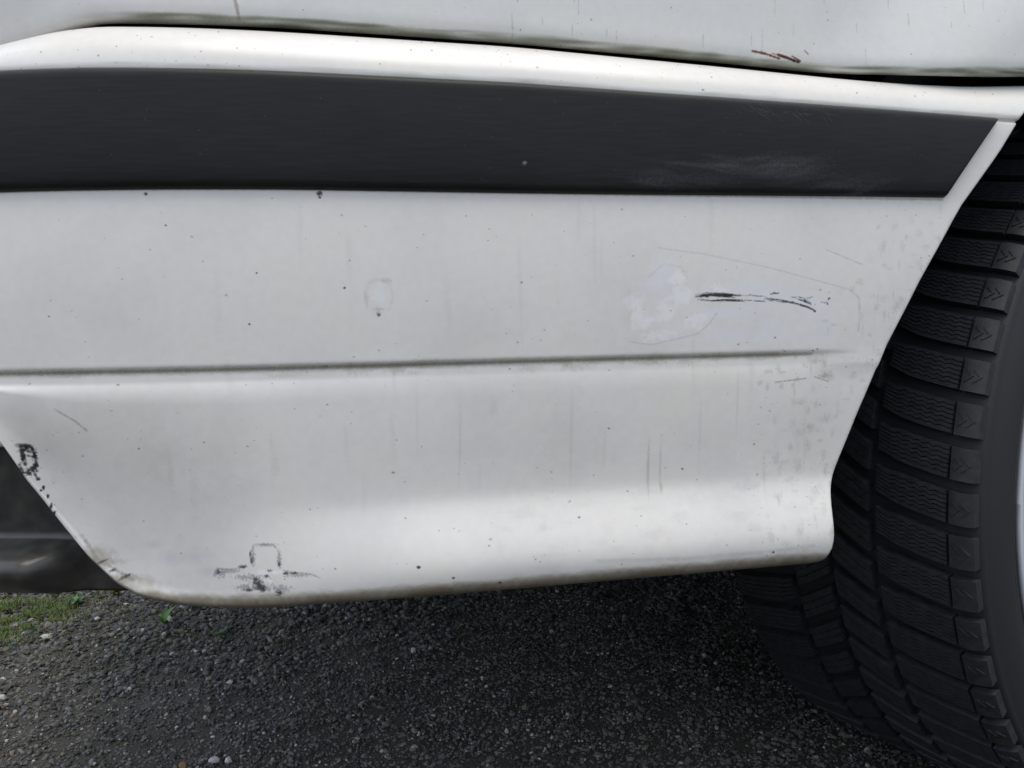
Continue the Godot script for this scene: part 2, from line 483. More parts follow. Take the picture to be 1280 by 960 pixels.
# ---------------------------------------------------------------- painted-on wear (textures)
class Canvas:
	var img: Image
	var w: int
	var h: int
	var s0: float
	var s1: float
	var h0: float
	var h1: float
	var rng := RandomNumberGenerator.new()
	func _init(image: Image, a: float, b: float, top: float, bottom: float, seed_: int) -> void:
		img = image; w = img.get_width(); h = img.get_height(); s0 = a; s1 = b; h0 = top; h1 = bottom; rng.seed = seed_
	func px(mm: Array) -> Vector2:
		return Vector2((mm[0] * 0.001 - s0) / (s1 - s0) * w, (h0 - mm[1] * 0.001) / (h0 - h1) * h)
	func mixpx(x: int, y: int, c: Color, a: float) -> void:
		if x < 0 or y < 0 or x >= w or y >= h or a <= 0.003: return
		img.set_pixel(x, y, img.get_pixel(x, y).lerp(c, minf(a, 1.0)))
	func blot(mm: Array, rx: float, ry: float, c: Color, alpha: float, rough := 0.0, turn := 0.0) -> void:   # radii in mm
		var k := w / (s1 - s0) * 0.001
		var p := px(mm)
		var R := (rx + absf(sin(turn)) * ry) * k * (1.15 + 0.7 * rough) + 1.5
		var Q := (ry + absf(sin(turn)) * rx) * k * (1.15 + 0.7 * rough) + 1.5
		var noise := FastNoiseLite.new()
		noise.seed = rng.randi() % 10000
		noise.frequency = 0.9 / maxf(1.5, minf(rx, ry) * k)
		for y in range(int(p.y - Q), int(p.y + Q) + 1):
			for x in range(int(p.x - R), int(p.x + R) + 1):
				var d := Vector2(x + 0.5 - p.x, y + 0.5 - p.y).rotated(-turn)
				d = Vector2(d.x / (rx * k + 0.3), d.y / (ry * k + 0.3))
				var e := d.length() + (noise.get_noise_2d(x, y) * rough if rough > 0.0 else 0.0)
				mixpx(x, y, c, alpha * clampf((1.0 - e) * (1.6 if rough > 0.3 else 1.2), 0.0, 1.0))
	func stroke(pts: Array, width: float, c: Color, alpha: float, broken := 0.0) -> void:   # width in mm
		var k := w / (s1 - s0) * 0.001
		var noise := FastNoiseLite.new()
		noise.seed = rng.randi() % 10000
		noise.frequency = 0.13
		for i in pts.size() - 1:
			var a := px(pts[i])
			var b := px(pts[i + 1])
			var n := maxi(2, int(a.distance_to(b) * 2.0))
			for j in n:
				var q := a.lerp(b, j / float(n))
				var g := noise.get_noise_2d(q.x * 2.0, q.y * 2.0)
				var wd := width * k * 0.5 * (1.0 + g * 0.9)
				var al := alpha * clampf(1.0 - broken * (0.5 + 1.6 * noise.get_noise_2d(q.x * 2.3 + 71.0, q.y)), 0.0, 1.0)
				for y in range(int(q.y - wd - 1), int(q.y + wd + 2)):
					for x in range(int(q.x - wd - 1), int(q.x + wd + 2)):
						var d := Vector2(x + 0.5, y + 0.5).distance_to(q)
						mixpx(x, y, c, (1.0 - pow(1.0 - minf(al, 0.97), 1.0 / (1.0 + 2.0 * wd))) * clampf(wd + 0.5 - d, 0.0, 1.0))

func noise_bytes(w: int, h: int, freq: float, seed_: int, octaves: int, sx := 1.0) -> PackedByteArray:
	var n := FastNoiseLite.new()
	n.seed = seed_
	n.frequency = freq
	n.fractal_octaves = octaves
	n.noise_type = FastNoiseLite.TYPE_SIMPLEX_SMOOTH
	var im := n.get_image(int(w / sx), h, false, false, true)
	if sx != 1.0: im.resize(w, h, Image.INTERPOLATE_CUBIC)
	im.convert(Image.FORMAT_L8)
	return im.get_data()

func paint_base(w: int, h: int, tone: Vector3, seed_: int) -> Image:
	var film := noise_bytes(w, h, 0.004, seed_, 5)
	var fine := noise_bytes(w, h, 0.05, seed_ + 1, 3)
	var tall := noise_bytes(h, w, 0.012, seed_ + 2, 3)     # used turned: long in height
	var data := PackedByteArray()
	data.resize(w * h * 3)
	var i := 0
	for y in h:
		for x in w:
			var j := y * w + x
			var d := (film[j] - 128) * 0.055 + (fine[j] - 128) * 0.022
			var dirt := maxf(0.0, film[j] - 135.0) * 0.055
			data[i] = int(tone.x + d - dirt * 0.9); data[i + 1] = int(tone.y + d - dirt * 1.05); data[i + 2] = int(tone.z + d - dirt * 1.6)
			i += 3
	return Image.create_from_data(w, h, false, Image.FORMAT_RGB8, data)

const BROWN := Color(0.30, 0.25, 0.19)
const INK := Color(0.07, 0.075, 0.09)

func bumper_texture() -> ImageTexture:
	var im := paint_base(2048, 892, Vector3(232, 228, 224), 11)
	var c := Canvas.new(im, 0.07, 0.92, 0.64, 0.27, 5)
	var grime := Color(0.52, 0.49, 0.42)
	# dirt lines: along the crease, under the strip, on the bottom edge
	var line := []
	for k in 46: line.append([262.0 + k * 12.0, 426.6])
	c.stroke(line.slice(2), 2.0, Color(0.50, 0.47, 0.40), 0.34, 0.3)
	c.stroke(line.slice(4), 4.5, grime, 0.16, 0.4)
	line = []
	for k in 60: line.append([192.0 + k * 10.6, 525.3])
	c.stroke(line, 1.6, grime, 0.35, 0.3)
	line = []
	for k in 60: line.append([275.0 + k * 7.6, 294.5 - 1.2 + 0.0])
	c.stroke(line, 11.0, Color(0.46, 0.42, 0.35), 0.45, 0.3)
	for k in 70:
		var s := c.rng.randf_range(275, 700)
		c.blot([s, ramp(BOTTOM, s * 0.001) * 1000.0 + c.rng.randf_range(-2, 8)], c.rng.randf_range(4, 18), c.rng.randf_range(1.5, 4), Color(0.45, 0.40, 0.31), 0.22, 0.4)
	# repainted patch near the arch: a paler shape with a hard upper border
	var pale := Color(0.935, 0.945, 0.98)
	for k in 80:
		var s := c.rng.randf_range(266, 400)
		var up := lerpf(467.0, 493.0, (s - 261.0) / 131.0)
		c.blot([s, c.rng.randf_range(432, up - 9)], c.rng.randf_range(8, 20), c.rng.randf_range(4, 9), pale, 0.13, 0.6)
	c.stroke([[392, 493.6], [361, 489.7], [317, 481.3], [261, 467.3]], 0.9, Color(0.72, 0.71, 0.71), 0.30, 0.5)
	c.stroke([[261, 467.3], [254, 462], [253, 450], [254, 440]], 1.6, Color(0.70, 0.68, 0.64), 0.22, 0.7)
	c.stroke([[278, 492.8], [252, 483.1]], 0.9, Color(0.62, 0.60, 0.56), 0.3, 0.7)
	for a in [[403, 450, 9, 6], [387, 455, 10, 8], [377, 464, 9, 7], [366, 449, 10, 6], [392, 440, 13, 4], [379, 475, 7, 5], [352, 468, 8, 4], [408, 460, 9, 6]]:
		c.blot([a[0], a[1]], a[2], a[3], Color(0.99, 0.99, 1.0), 0.42, 0.9)
	c.stroke([[410, 437], [396, 435], [380, 438], [366, 441], [358, 447], [352, 455]], 0.9, Color(0.70, 0.69, 0.70), 0.3, 0.7)
	c.stroke([[398, 476], [388, 484], [377, 482], [372, 475]], 0.8, Color(0.72, 0.71, 0.72), 0.3, 0.8)
	# dark scratches through the paint: bundles of fine broken lines
	for a in [[[[368, 463.6], [361, 465.0], [347, 464.6], [337, 463.4]], 2.2, 26, 0.95], [[[363, 464.6], [350, 464.2], [340, 463.6]], 1.6, 16, 0.95], [[[368, 462.0], [358, 461.2], [347, 461.5], [334, 461.0]], 1.2, 14, 0.9], [[[347, 461.5], [328, 460.9], [318, 460.2]], 0.5, 4, 0.7], [[[345, 464], [331, 464.3], [319, 463.3]], 0.5, 4, 0.5], [[[321, 461.9], [313, 460.8], [301, 459.1], [290, 456.4], [285, 453.8]], 1.0, 12, 0.95], [[[323, 462.6], [312, 461.0], [300, 459.4]], 1.4, 9, 0.8], [[[317.5, 465.3], [310, 465.1]], 0.9, 7, 0.9], [[[306, 463.2], [298, 462.6]], 0.7, 4, 0.7], [[[299, 463], [293, 460.8], [288, 458.4]], 1.6, 12, 0.9], [[[299, 462.8], [290, 462.0], [286, 462.8]], 1.0, 5, 0.6], [[[282, 459.4], [277, 459.2], [276, 457.5]], 1.0, 6, 0.85], [[[276.5, 460.6], [274.8, 462.4]], 0.6, 5, 0.9]]:
		for k in int(a[2]):
			var from := c.rng.randf_range(0.0, 0.7)
			var to := minf(1.0, from + c.rng.randf_range(0.15, 0.6))
			var off: float = c.rng.randf_range(-0.5, 0.5) * a[1]
			var pts := []
			for m in 7:
				var u: float = lerpf(from, to, m / 6.0) * (a[0].size() - 1)
				var e: int = mini(int(u), a[0].size() - 2)
				pts.append([lerpf(a[0][e][0], a[0][e + 1][0], u - e), lerpf(a[0][e][1], a[0][e + 1][1], u - e) + off + c.rng.randf_range(-0.22, 0.22)])
			c.stroke(pts, c.rng.randf_range(0.25, 0.6), INK.lerp(Color(0.30, 0.30, 0.33), c.rng.randf() * 0.6), a[3] * c.rng.randf_range(0.5, 1.0), 0.8)
	for k in 10: c.blot([c.rng.randf_range(342, 362), c.rng.randf_range(463.2, 465.4)], c.rng.randf_range(1.2, 4), c.rng.randf_range(0.3, 0.7), INK, 0.7, 1.0)
	c.blot([285.5, 453.8], 0.9, 0.8, INK, 1.0, 0.3)
	c.stroke([[312, 409.2], [300, 410.3], [290, 411.0]], 0.8, Color(0.55, 0.54, 0.54), 0.6, 0.4)
	c.stroke([[284, 411.8], [279, 410.2], [274, 408.5]], 0.7, Color(0.5, 0.49, 0.49), 0.6, 0.5)
	c.blot([277, 412], 3, 2, Color(0.55, 0.52, 0.5), 0.4, 0.8)
	for k in 14: c.blot([c.rng.randf_range(272, 330), c.rng.randf_range(405, 428)], c.rng.randf_range(1, 4), c.rng.randf_range(1, 3), Color(0.66, 0.64, 0.61), 0.3, 0.8)
	# scraped corner: dark letters-like marks and a chain of chips along the edge
	for a in [[[[764.0, 386.6], [756.0, 385.8]], 2.2], [[[756.0, 385.8], [754.5, 374]], 1.5], [[[754.5, 375], [760.0, 371.6]], 1.8], [[[762.0, 384], [760.5, 375]], 2.2], [[[759.0, 380.5], [755.0, 379.5]], 1.2], [[[763.5, 376], [761.5, 370]], 1.4], [[[757.5, 373], [755.0, 367]], 1.2]]:
		c.stroke(a[0], a[1], INK, 0.7, 0.9)
	for a in [[759.0, 384.5, 4.2, 2.0], [755.0, 381, 1.6, 3.4], [761.5, 380, 1.3, 4.0], [756.0, 373.5, 2.6, 2.4], [759.8, 371, 2.0, 2.0]]: c.blot([a[0], a[1]], a[2], a[3], INK, 0.85, 1.1)
	for a in [[754.6, 367, 1.3, 1.0], [752.2, 362, 0.9, 1.6], [753.6, 360.5, 0.7, 0.8], [750.0, 357, 0.8, 1.4], [748.4, 351.5, 0.6, 2.4], [746.6, 347.4, 0.7, 1.5]]:
		c.blot([a[0], a[1]], a[2], a[3], INK, 0.95, 0.5)
	c.stroke([[733, 334], [725, 321], [714, 313], [704, 307]], 2.2, Color(0.45, 0.43, 0.43), 0.35, 0.8)
	for a in [[722, 318.5, 3.5, 0.8], [709, 309.5, 4.5, 1.2], [716, 313.5, 2, 0.8]]: c.blot([a[0], a[1]], a[2], a[3], Color(0.22, 0.21, 0.2), 0.8, 0.7, 0.4)
	c.stroke([[739, 407], [728, 400], [722, 394.4]], 1.2, Color(0.58, 0.57, 0.52), 0.45, 0.6)
	# cross-shaped crack over the bottom corner
	var crack := Color(0.34, 0.34, 0.36)
	for a in [[[[634, 328], [636, 316.5]], 1.0], [[[634, 327.6], [623, 327.2], [620, 323], [619, 313.5]], 0.7], [[[655, 313.8], [648, 313.4], [641, 313.9], [638, 315.5]], 0.9], [[[656, 313], [657, 310], [654, 308.5]], 1.4], [[[616, 310.8], [609, 310.8], [603, 310], [597, 307]], 0.7]]:
		c.stroke(a[0], a[1] * 1.2, crack, 0.32, 0.9)
	for a in [[640.5, 314.9, 2.6, 0.9], [616.5, 310.9, 1.7, 1.5], [632, 304.5, 2.6, 3.4], [629.5, 301.6, 2.0, 1.5], [620.5, 299.4, 2.2, 1.6], [637.5, 301.4, 2.8, 1.0], [627.3, 309.4, 1.3, 0.9], [625.5, 312.3, 1.8, 0.7], [633.5, 307.5, 2, 1.3], [635.2, 318.5, 0.9, 2.2], [636, 322, 0.7, 1.6], [620, 316, 0.8, 1.6], [654.8, 312.2, 1.4, 1.8], [612, 310.8, 2.6, 0.7], [630.5, 303.0, 3.2, 1.6]]:
		c.blot([a[0], a[1]], a[2], a[3], Color(0.16, 0.16, 0.17), 0.8, 1.0)
	for a in [[648, 312.5, 7, 1.3], [653, 311, 3, 2.6], [634.6, 320, 1.6, 5], [627, 327, 6, 1.0], [620, 319, 1.3, 5], [630, 304, 7, 4], [640, 303, 6, 2], [620, 302, 6, 2.4], [609, 309.5, 8, 1.2], [638, 309, 8, 2]]: c.blot([a[0], a[1]], a[2], a[3], Color(0.42, 0.42, 0.45), 0.42, 1.0)
	for a in [[629, 311.5, 5, 2], [626, 305.5, 3, 3], [622, 311.5, 6, 1.2]]: c.blot([a[0], a[1]], a[2], a[3], Color(0.99, 0.98, 0.99), 0.6, 0.6)
	# bluish rubbed areas and grey smear at the bottom
	for a in [[682, 320, 10, 5], [667, 321, 11, 7], [692, 328, 8, 3], [660, 312, 9, 4]]: c.blot([a[0], a[1]], a[2], a[3], Color(0.68, 0.71, 0.76), 0.22, 0.25)
	c.stroke([[435, 305.7], [377, 302.5], [317, 302.4], [288, 304.2]], 3.0, Color(0.55, 0.55, 0.60), 0.09, 0.8)
	# the dented ring with its dark spot
	c.stroke([[559, 476], [565, 474], [568, 468], [567, 460], [563, 456]], 1.8, Color(0.72, 0.70, 0.68), 0.05, 0.95)
	c.stroke([[559, 476], [554, 473], [552, 466], [554, 459], [559, 456]], 1.8, Color(0.72, 0.70, 0.68), 0.05, 0.95)
	c.blot([560, 466], 4.5, 7.5, pale, 0.45, 1.0)
	c.blot([556, 475], 4, 1.6, Color(0.66, 0.63, 0.60), 0.3, 0.9)
	c.blot([567, 464], 1.4, 5, Color(0.66, 0.63, 0.60), 0.22, 0.9)
	c.blot([560.5, 458.5], 3, 2, Color(0.6, 0.57, 0.54), 0.3, 0.9)
	c.blot([560.5, 455.8], 1.3, 1.2, Color(0.3, 0.27, 0.24), 0.8, 0.5)
	# runs of dirty water
	for a in [[397, 377, 338, 0.7, 0.42], [389, 375, 344, 0.6, 0.30], [388.5, 350, 342, 0.9, 0.4], [515, 405, 355, 0.7, 0.18], [447, 410, 345, 0.8, 0.14], [478, 500, 440, 1.0, 0.10], [363, 400, 360, 0.8, 0.13], [338, 420, 375, 0.7, 0.14], [432, 520, 470, 0.9, 0.10], [318, 372, 330, 0.7, 0.12], [540, 420, 370, 0.8, 0.1], [602, 520, 480, 0.8, 0.08], [290, 400, 350, 0.8, 0.12]]:
		c.blot([a[0], (a[1] + a[2]) * 0.5], a[3] * 1.5, absf(a[1] - a[2]) * 0.55, Color(0.50, 0.47, 0.40), a[4] * 0.55, 0.7, c.rng.randf_range(-0.03, 0.03))
	for k in 30:
		var s := c.rng.randf_range(275, 700)
		var h := c.rng.randf_range(345, 425) if k % 3 else c.rng.randf_range(450, 523)
		c.blot([s, h], c.rng.randf_range(0.8, 3.5), c.rng.randf_range(6, 22), Color(0.60, 0.58, 0.52), c.rng.randf_range(0.03, 0.08), 0.8, c.rng.randf_range(-0.05, 0.05))
	for k in 40: c.blot([c.rng.randf_range(275, 520), c.rng.randf_range(300, 345)], c.rng.randf_range(2, 12), c.rng.randf_range(1, 5), Color(0.62, 0.62, 0.62), c.rng.randf_range(0.03, 0.09), 0.7)
	# dull grime on the corner and along the rounded bottom
	for k in 70: c.blot([c.rng.randf_range(640, 790), c.rng.randf_range(300, 420)], c.rng.randf_range(10, 34), c.rng.randf_range(8, 24), Color(0.60, 0.60, 0.56), 0.016, 0.5)
	for k in 60:
		var s := c.rng.randf_range(500, 735)
		c.blot([s, ramp(BOTTOM, s * 0.001) * 1000.0 + c.rng.randf_range(0, 9)], c.rng.randf_range(6, 22), c.rng.randf_range(2.5, 6), Color(0.44, 0.39, 0.31), 0.17, 0.5)
	for k in 30: c.blot([c.rng.randf_range(290, 740), 426.5 + c.rng.randf_range(-5, 1)], c.rng.randf_range(3, 14), c.rng.randf_range(1, 4), Color(0.55, 0.51, 0.42), 0.14, 0.8)
	# fly specks and tar
	for a in [[317, 301.9, 0.9], [313, 437.6, 0.6], [283, 429.8, 0.5], [286, 428.8, 0.5], [631, 451.6, 0.6], [579, 470.9, 0.8], [626, 479.5, 0.5], [542, 310.1, 1.3], [522, 302.3, 0.9], [494, 296.8, 1.0], [591, 523.0, 2.0], [683, 522.6, 1.1], [591, 521.0, 0.9]]:
		c.blot([a[0], a[1]], a[2], a[2] * 0.8, Color(0.16, 0.14, 0.12), 0.95, 0.4)
	for k in 620:
		var s := c.rng.randf_range(110, 800)
		var h := c.rng.randf_range(296, 523) if k < 400 else c.rng.randf_range(588, 615)
		if k > 330 and k < 400: h = c.rng.randf_range(296, 425)
		if k >= 560: s = c.rng.randf_range(270, 330); 
		if k >= 560: h = c.rng.randf_range(300, 430)
		var r := 0.18 + 0.55 * pow(c.rng.randf(), 3.5)
		c.blot([s, h], r * c.rng.randf_range(0.8, 1.8), r, BROWN, c.rng.randf_range(0.25, 0.8), 0.3, c.rng.randf_range(-0.5, 0.5))
	# warm dust low on the wheel side, green film above the strip
	for k in 170:
		var hh := c.rng.randf_range(300, 520)
		var se := (S0 - ramp(EDGE, hh * 0.001)) * 1000.0
		c.blot([se + pow(c.rng.randf(), 1.6) * 60.0, hh], c.rng.randf_range(0.6, 4), c.rng.randf_range(0.6, 5), Color(0.60, 0.58, 0.53), c.rng.randf_range(0.05, 0.2), 0.9)
	for k in 60: c.blot([c.rng.randf_range(270, 520), c.rng.randf_range(330, 440)], c.rng.randf_range(14, 40), c.rng.randf_range(8, 24), Color(0.74, 0.71, 0.63), 0.022, 0.2)
	for k in 110:
		var s := c.rng.randf_range(120, 780)
		c.blot([s, ramp(STRIP_TOP, s * 0.001) * 1000.0 + 1.5 + c.rng.randf_range(-1, 1.5)], c.rng.randf_range(6, 22), c.rng.randf_range(0.8, 1.8), Color(0.60, 0.62, 0.54), 0.10, 0.2)
	return ImageTexture.create_from_image(im)

func top_edge_mm(s: float) -> float:
	return top_edge(s * 0.001) * 1000.0

func fender_texture() -> ImageTexture:
	var im := paint_base(2048, 300, Vector3(231, 229, 226), 31)
	var c := Canvas.new(im, 0.07, 0.92, 0.72, 0.595, 8)
	for k in 260:                                  # algae along the lower hem
		var s := c.rng.randf_range(100, 800)
		c.blot([s, top_edge_mm(s) + c.rng.randf_range(4.0, 8.0)], c.rng.randf_range(8, 26), c.rng.randf_range(0.8, 2.0), Color(0.33, 0.36, 0.27), 0.20 * ss(730.0, 660.0, s), 0.25)
	# chipped, rusty patch at the hem
	c.blot([306, 618.4], 13, 2.0, Color(0.98, 0.97, 0.94), 0.6, 0.5, 0.12)
	c.stroke([[318, 620], [309, 618.8], [303, 617.4], [298, 616.2]], 1.2, Color(0.36, 0.22, 0.14), 0.9, 0.4)
	c.stroke([[300, 618.6], [293, 617.0], [288, 615.6], [284, 615.0]], 1.5, Color(0.24, 0.14, 0.10), 0.95, 0.3)
	c.stroke([[304, 619.2], [297, 618.0]], 0.6, Color(0.55, 0.36, 0.22), 0.8, 0.3)
	c.stroke([[290, 618.2], [283, 615.4]], 0.7, Color(0.4, 0.25, 0.18), 0.8, 0.3)
	c.stroke([[281, 622], [278, 619.6]], 0.8, Color(0.35, 0.32, 0.28), 0.6, 0.5)
	c.stroke([[637, 640], [634.5, 629], [633.4, 622]], 2.0, Color(0.56, 0.47, 0.43), 0.4, 0.3)
	for k in 150:
		var r := 0.18 + 0.55 * pow(c.rng.randf(), 3.0)
		c.blot([c.rng.randf_range(110, 780), c.rng.randf_range(612, 700)], r, r * c.rng.randf_range(0.8, 1.6), BROWN, c.rng.randf_range(0.25, 0.8), 0.3)
	for k in 26:
		var s := c.rng.randf_range(120, 500)
		var h := c.rng.randf_range(625, 680)
		c.stroke([[s, h], [s, h - c.rng.randf_range(4, 12)]], 0.6, Color(0.50, 0.47, 0.42), c.rng.randf_range(0.1, 0.35), 0.6)
	return ImageTexture.create_from_image(im)

func strip_texture() -> ImageTexture:
	var w := 2048
	var h := 200
	var grain := noise_bytes(w, h, 0.16, 3, 3, 14.0)      # stretched along the strip
	var wide := noise_bytes(w, h, 0.008, 4, 4, 3.0)
	var data := PackedByteArray()
	data.resize(w * h * 3)
	for j in w * h:
		var v := 23.0 + (grain[j] - 128) * 0.06 + (wide[j] - 128) * 0.03
		data[j * 3] = int(v); data[j * 3 + 1] = int(v); data[j * 3 + 2] = int(v + 1)
	var im := Image.create_from_data(w, h, false, Image.FORMAT_RGB8, data)
	var c := Canvas.new(im, 0.14, 0.86, 0.592, 0.522, 4)
	var scuff := Color(0.42, 0.42, 0.45)
	for k in 90:                                  # rubbed, greyed sweep near the wheel end
		var s := c.rng.randf_range(245, 400)
		var arc := 548.0 - absf(s - 320.0) * 0.10 - (6.0 if s < 290 else 0.0)
		c.blot([s, arc + c.rng.randf_range(-12, 3)], c.rng.randf_range(10, 34), c.rng.randf_range(0.8, 3.4), scuff, c.rng.randf_range(0.04, 0.15), 0.9, c.rng.randf_range(-0.05, 0.22) * (-1.0 if s > 330 else 1.6))
	for k in 40:
		var s := c.rng.randf_range(250, 390)
		c.stroke([[s + 14, 552 - absf(s - 320) * 0.1 + c.rng.randf_range(-14, 0)], [s, 552 - absf(s - 320) * 0.1 + c.rng.randf_range(-14, 0)]], 0.4, scuff, 0.3, 0.8)
	for k in 34:
		var s := c.rng.randf_range(280, 350)
		c.stroke([[s, c.rng.randf_range(574, 582)], [s - c.rng.randf_range(4, 14), c.rng.randf_range(569, 578)]], 0.5, scuff, c.rng.randf_range(0.15, 0.5), 0.8)
	for k in 80:
		var s := c.rng.randf_range(200, 800)
		var hh := c.rng.randf_range(528, 586)
		c.stroke([[s, hh], [s - c.rng.randf_range(8, 60), hh + c.rng.randf_range(-1.5, 1.0)]], c.rng.randf_range(0.25, 0.6), Color(0.34, 0.34, 0.37), c.rng.randf_range(0.05, 0.24), 0.8)
	c.blot([475, 541.5], 1.8, 1.4, Color(0.55, 0.52, 0.45), 0.9, 0.5)
	for k in 40: c.blot([c.rng.randf_range(160, 780), c.rng.randf_range(527, 585)], 0.4, 0.4, Color(0.5, 0.47, 0.42), 0.6, 0.3)
	return ImageTexture.create_from_image(im)

func noise_tex(size: int, freq: float, seed_: int, lo: Color, hi: Color, octaves := 4, normal := false) -> NoiseTexture2D:
	var t := NoiseTexture2D.new()
	t.width = size
	t.height = size
	t.seamless = true
	var n := FastNoiseLite.new()
	n.seed = seed_
	n.frequency = freq
	n.fractal_octaves = octaves
	t.noise = n
	if normal:
		t.as_normal_map = true
		t.bump_strength = 4.0
	else:
		var g := Gradient.new()
		g.set_color(0, lo)
		g.set_color(1, hi)
		t.color_ramp = g
	return t

func mat(col: Color, rough: float, metal := 0.0) -> StandardMaterial3D:
	var m := StandardMaterial3D.new()
	m.albedo_color = col
	m.roughness = rough
	m.metallic = metal
	m.cull_mode = BaseMaterial3D.CULL_DISABLED
	return m

# ---------------------------------------------------------------- ground cover
func stone_mesh(seed_: int, sub: bool) -> ArrayMesh:
	var r := RandomNumberGenerator.new()
	r.seed = seed_
	var t := (1.0 + sqrt(5.0)) / 2.0
	var v := []
	for a in [[-1, t, 0], [1, t, 0], [-1, -t, 0], [1, -t, 0], [0, -1, t], [0, 1, t], [0, -1, -t], [0, 1, -t], [t, 0, -1], [t, 0, 1], [-t, 0, -1], [-t, 0, 1]]:
		v.append(Vector3(a[0], a[1], a[2]).normalized() * r.randf_range(0.72, 1.2))
	var f := [[0, 11, 5], [0, 5, 1], [0, 1, 7], [0, 7, 10], [0, 10, 11], [1, 5, 9], [5, 11, 4], [11, 10, 2], [10, 7, 6], [7, 1, 8], [3, 9, 4], [3, 4, 2], [3, 2, 6], [3, 6, 8], [3, 8, 9], [4, 9, 5], [2, 4, 11], [6, 2, 10], [8, 6, 7], [9, 8, 1]]
	var st := SurfaceTool.new()
	st.begin(Mesh.PRIMITIVE_TRIANGLES)
	st.set_smooth_group(-1)
	for q in f:
		for k in 3: st.add_vertex(v[q[k]] * Vector3(1.0, 0.62, 0.8))
	st.generate_normals()
	return st.commit()

func scatter(called: String, label: String, mesh: Mesh, m: Material, list: Array) -> void:
	var mm := MultiMesh.new()
	mm.transform_format = MultiMesh.TRANSFORM_3D
	mm.use_colors = true
	mm.mesh = mesh
	mm.instance_count = list.size()
	for i in list.size():
		mm.set_instance_transform(i, list[i][0])
		mm.set_instance_color(i, list[i][1])
	var o := MultiMeshInstance3D.new()
	o.name = called
	o.multimesh = mm
	o.material_override = m
	add_child(o, true)
	tag(o, label, "gravel" if called.contains("gravel") else "grass", "", "stuff")

var bumps := FastNoiseLite.new()
func ground_h(x: float, z: float) -> float:
	return 0.010 * bumps.get_noise_2d(x * 6.0, z * 6.0) + 0.005 * bumps.get_noise_2d(x * 25.0, z * 25.0) + 0.010 * ss(-0.75, -1.0, z + 0.25 * x)

func make_ground(m: Material) -> void:
	# one sheet: fine in the middle, running out to the horizon
	var xs := []
	var zs := []
	for i in 141:
		var t := (i - 70) / 70.0
		var g := 1.6 * t + signf(t) * 400.0 * pow(absf(t), 9.0)
		xs.append(g + 0.1)
		zs.append(g - 0.7)
	var p := []
	var uv := []
	for z in zs:
		var row := PackedVector3Array()
		for x in xs: row.append(Vector3(x, ground_h(x, z), z))
		p.append(row)
	var o := put("ground", sheet(p), m, self)
	tag(o, "grey gravel ground under and in front of the white car", "ground", "", "structure")

func stone_colour() -> Color:
	var v := rng.randf_range(0.045, 0.175)
	var r := rng.randf()
	if r < 0.03: return Color(0.50, 0.48, 0.43) * rng.randf_range(0.6, 1.1)
	if r < 0.12: return Color(v * 1.5, v * 1.24, v * 0.95)
	if r < 0.55: return Color(v * 1.10, v * 1.02, v * 0.88)
	return Color(v * 0.98, v * 1.0, v * 1.01)

func make_gravel(m: Material) -> void:
	var shapes := []
	for k in 5: shapes.append([])
	var fine := []
	for k in 3: fine.append([])
	for i in 80000:
		var near := i < 66000
		var x := rng.randf_range(-1.0, 1.15) if near else rng.randf_range(-2.2, 2.2)
		var z := rng.randf_range(-1.85, -0.12) if near else rng.randf_range(-3.0, 1.4)
		var coarse := ss(-0.62, -0.86, z + 0.2 * x + 0.25 * bumps.get_noise_2d(x * 9.0, z * 9.0))
		var size := lerpf(0.0024, 0.0041, coarse) * rng.randf_range(0.6, 1.5)
		if rng.randf() < 0.03: size *= 1.5
		var b := Basis.from_euler(Vector3(rng.randf_range(-0.6, 0.6), rng.randf() * TAU, rng.randf_range(-0.6, 0.6))).scaled(Vector3.ONE * size)
		b = b * Basis.from_scale(Vector3(rng.randf_range(0.8, 1.35), rng.randf_range(0.7, 1.2), 1.0))
		var col := stone_colour()
		if coarse > 0.5: col = col * 0.85
		shapes[i % 5].append([Transform3D(b, Vector3(x, ground_h(x, z) + size * 0.25, z)), col])
	for i in 70000:
		var x := rng.randf_range(-0.85, 1.0)
		var z := rng.randf_range(-1.1, -0.15)
		var size := rng.randf_range(0.0009, 0.0021)
		var b := Basis.from_euler(Vector3(rng.randf() * 6.0, rng.randf() * TAU, rng.randf() * 6.0)).scaled(Vector3.ONE * size)
		var col := stone_colour()
		if rng.randf() < 0.02: col = Color(0.55, 0.54, 0.50)
		fine[i % 3].append([Transform3D(b, Vector3(x, ground_h(x, z) + size * 0.3, z)), col])
	for k in 5: scatter("gravel", "loose dark grey gravel stones lying all over the ground by the car", stone_mesh(k * 7 + 3, false), m, shapes[k])
	for k in 3: scatter("fine_gravel", "fine pale and dark chippings pressed between the gravel stones", stone_mesh(k * 5 + 90, false), m, fine[k])

func blade_mesh() -> ArrayMesh:
	var st := SurfaceTool.new()
	st.begin(Mesh.PRIMITIVE_TRIANGLES)
	var a := [Vector3(-0.5, 0, 0), Vector3(0.5, 0, 0), Vector3(0.35, 5, 0.8), Vector3(-0.35, 5, 0.8), Vector3(0, 9, 3.0)]
	for q in [[0, 1, 2], [0, 2, 3], [3, 2, 4]]:
		for k in q: st.add_vertex(a[k])
	st.generate_normals()
	return st.commit()

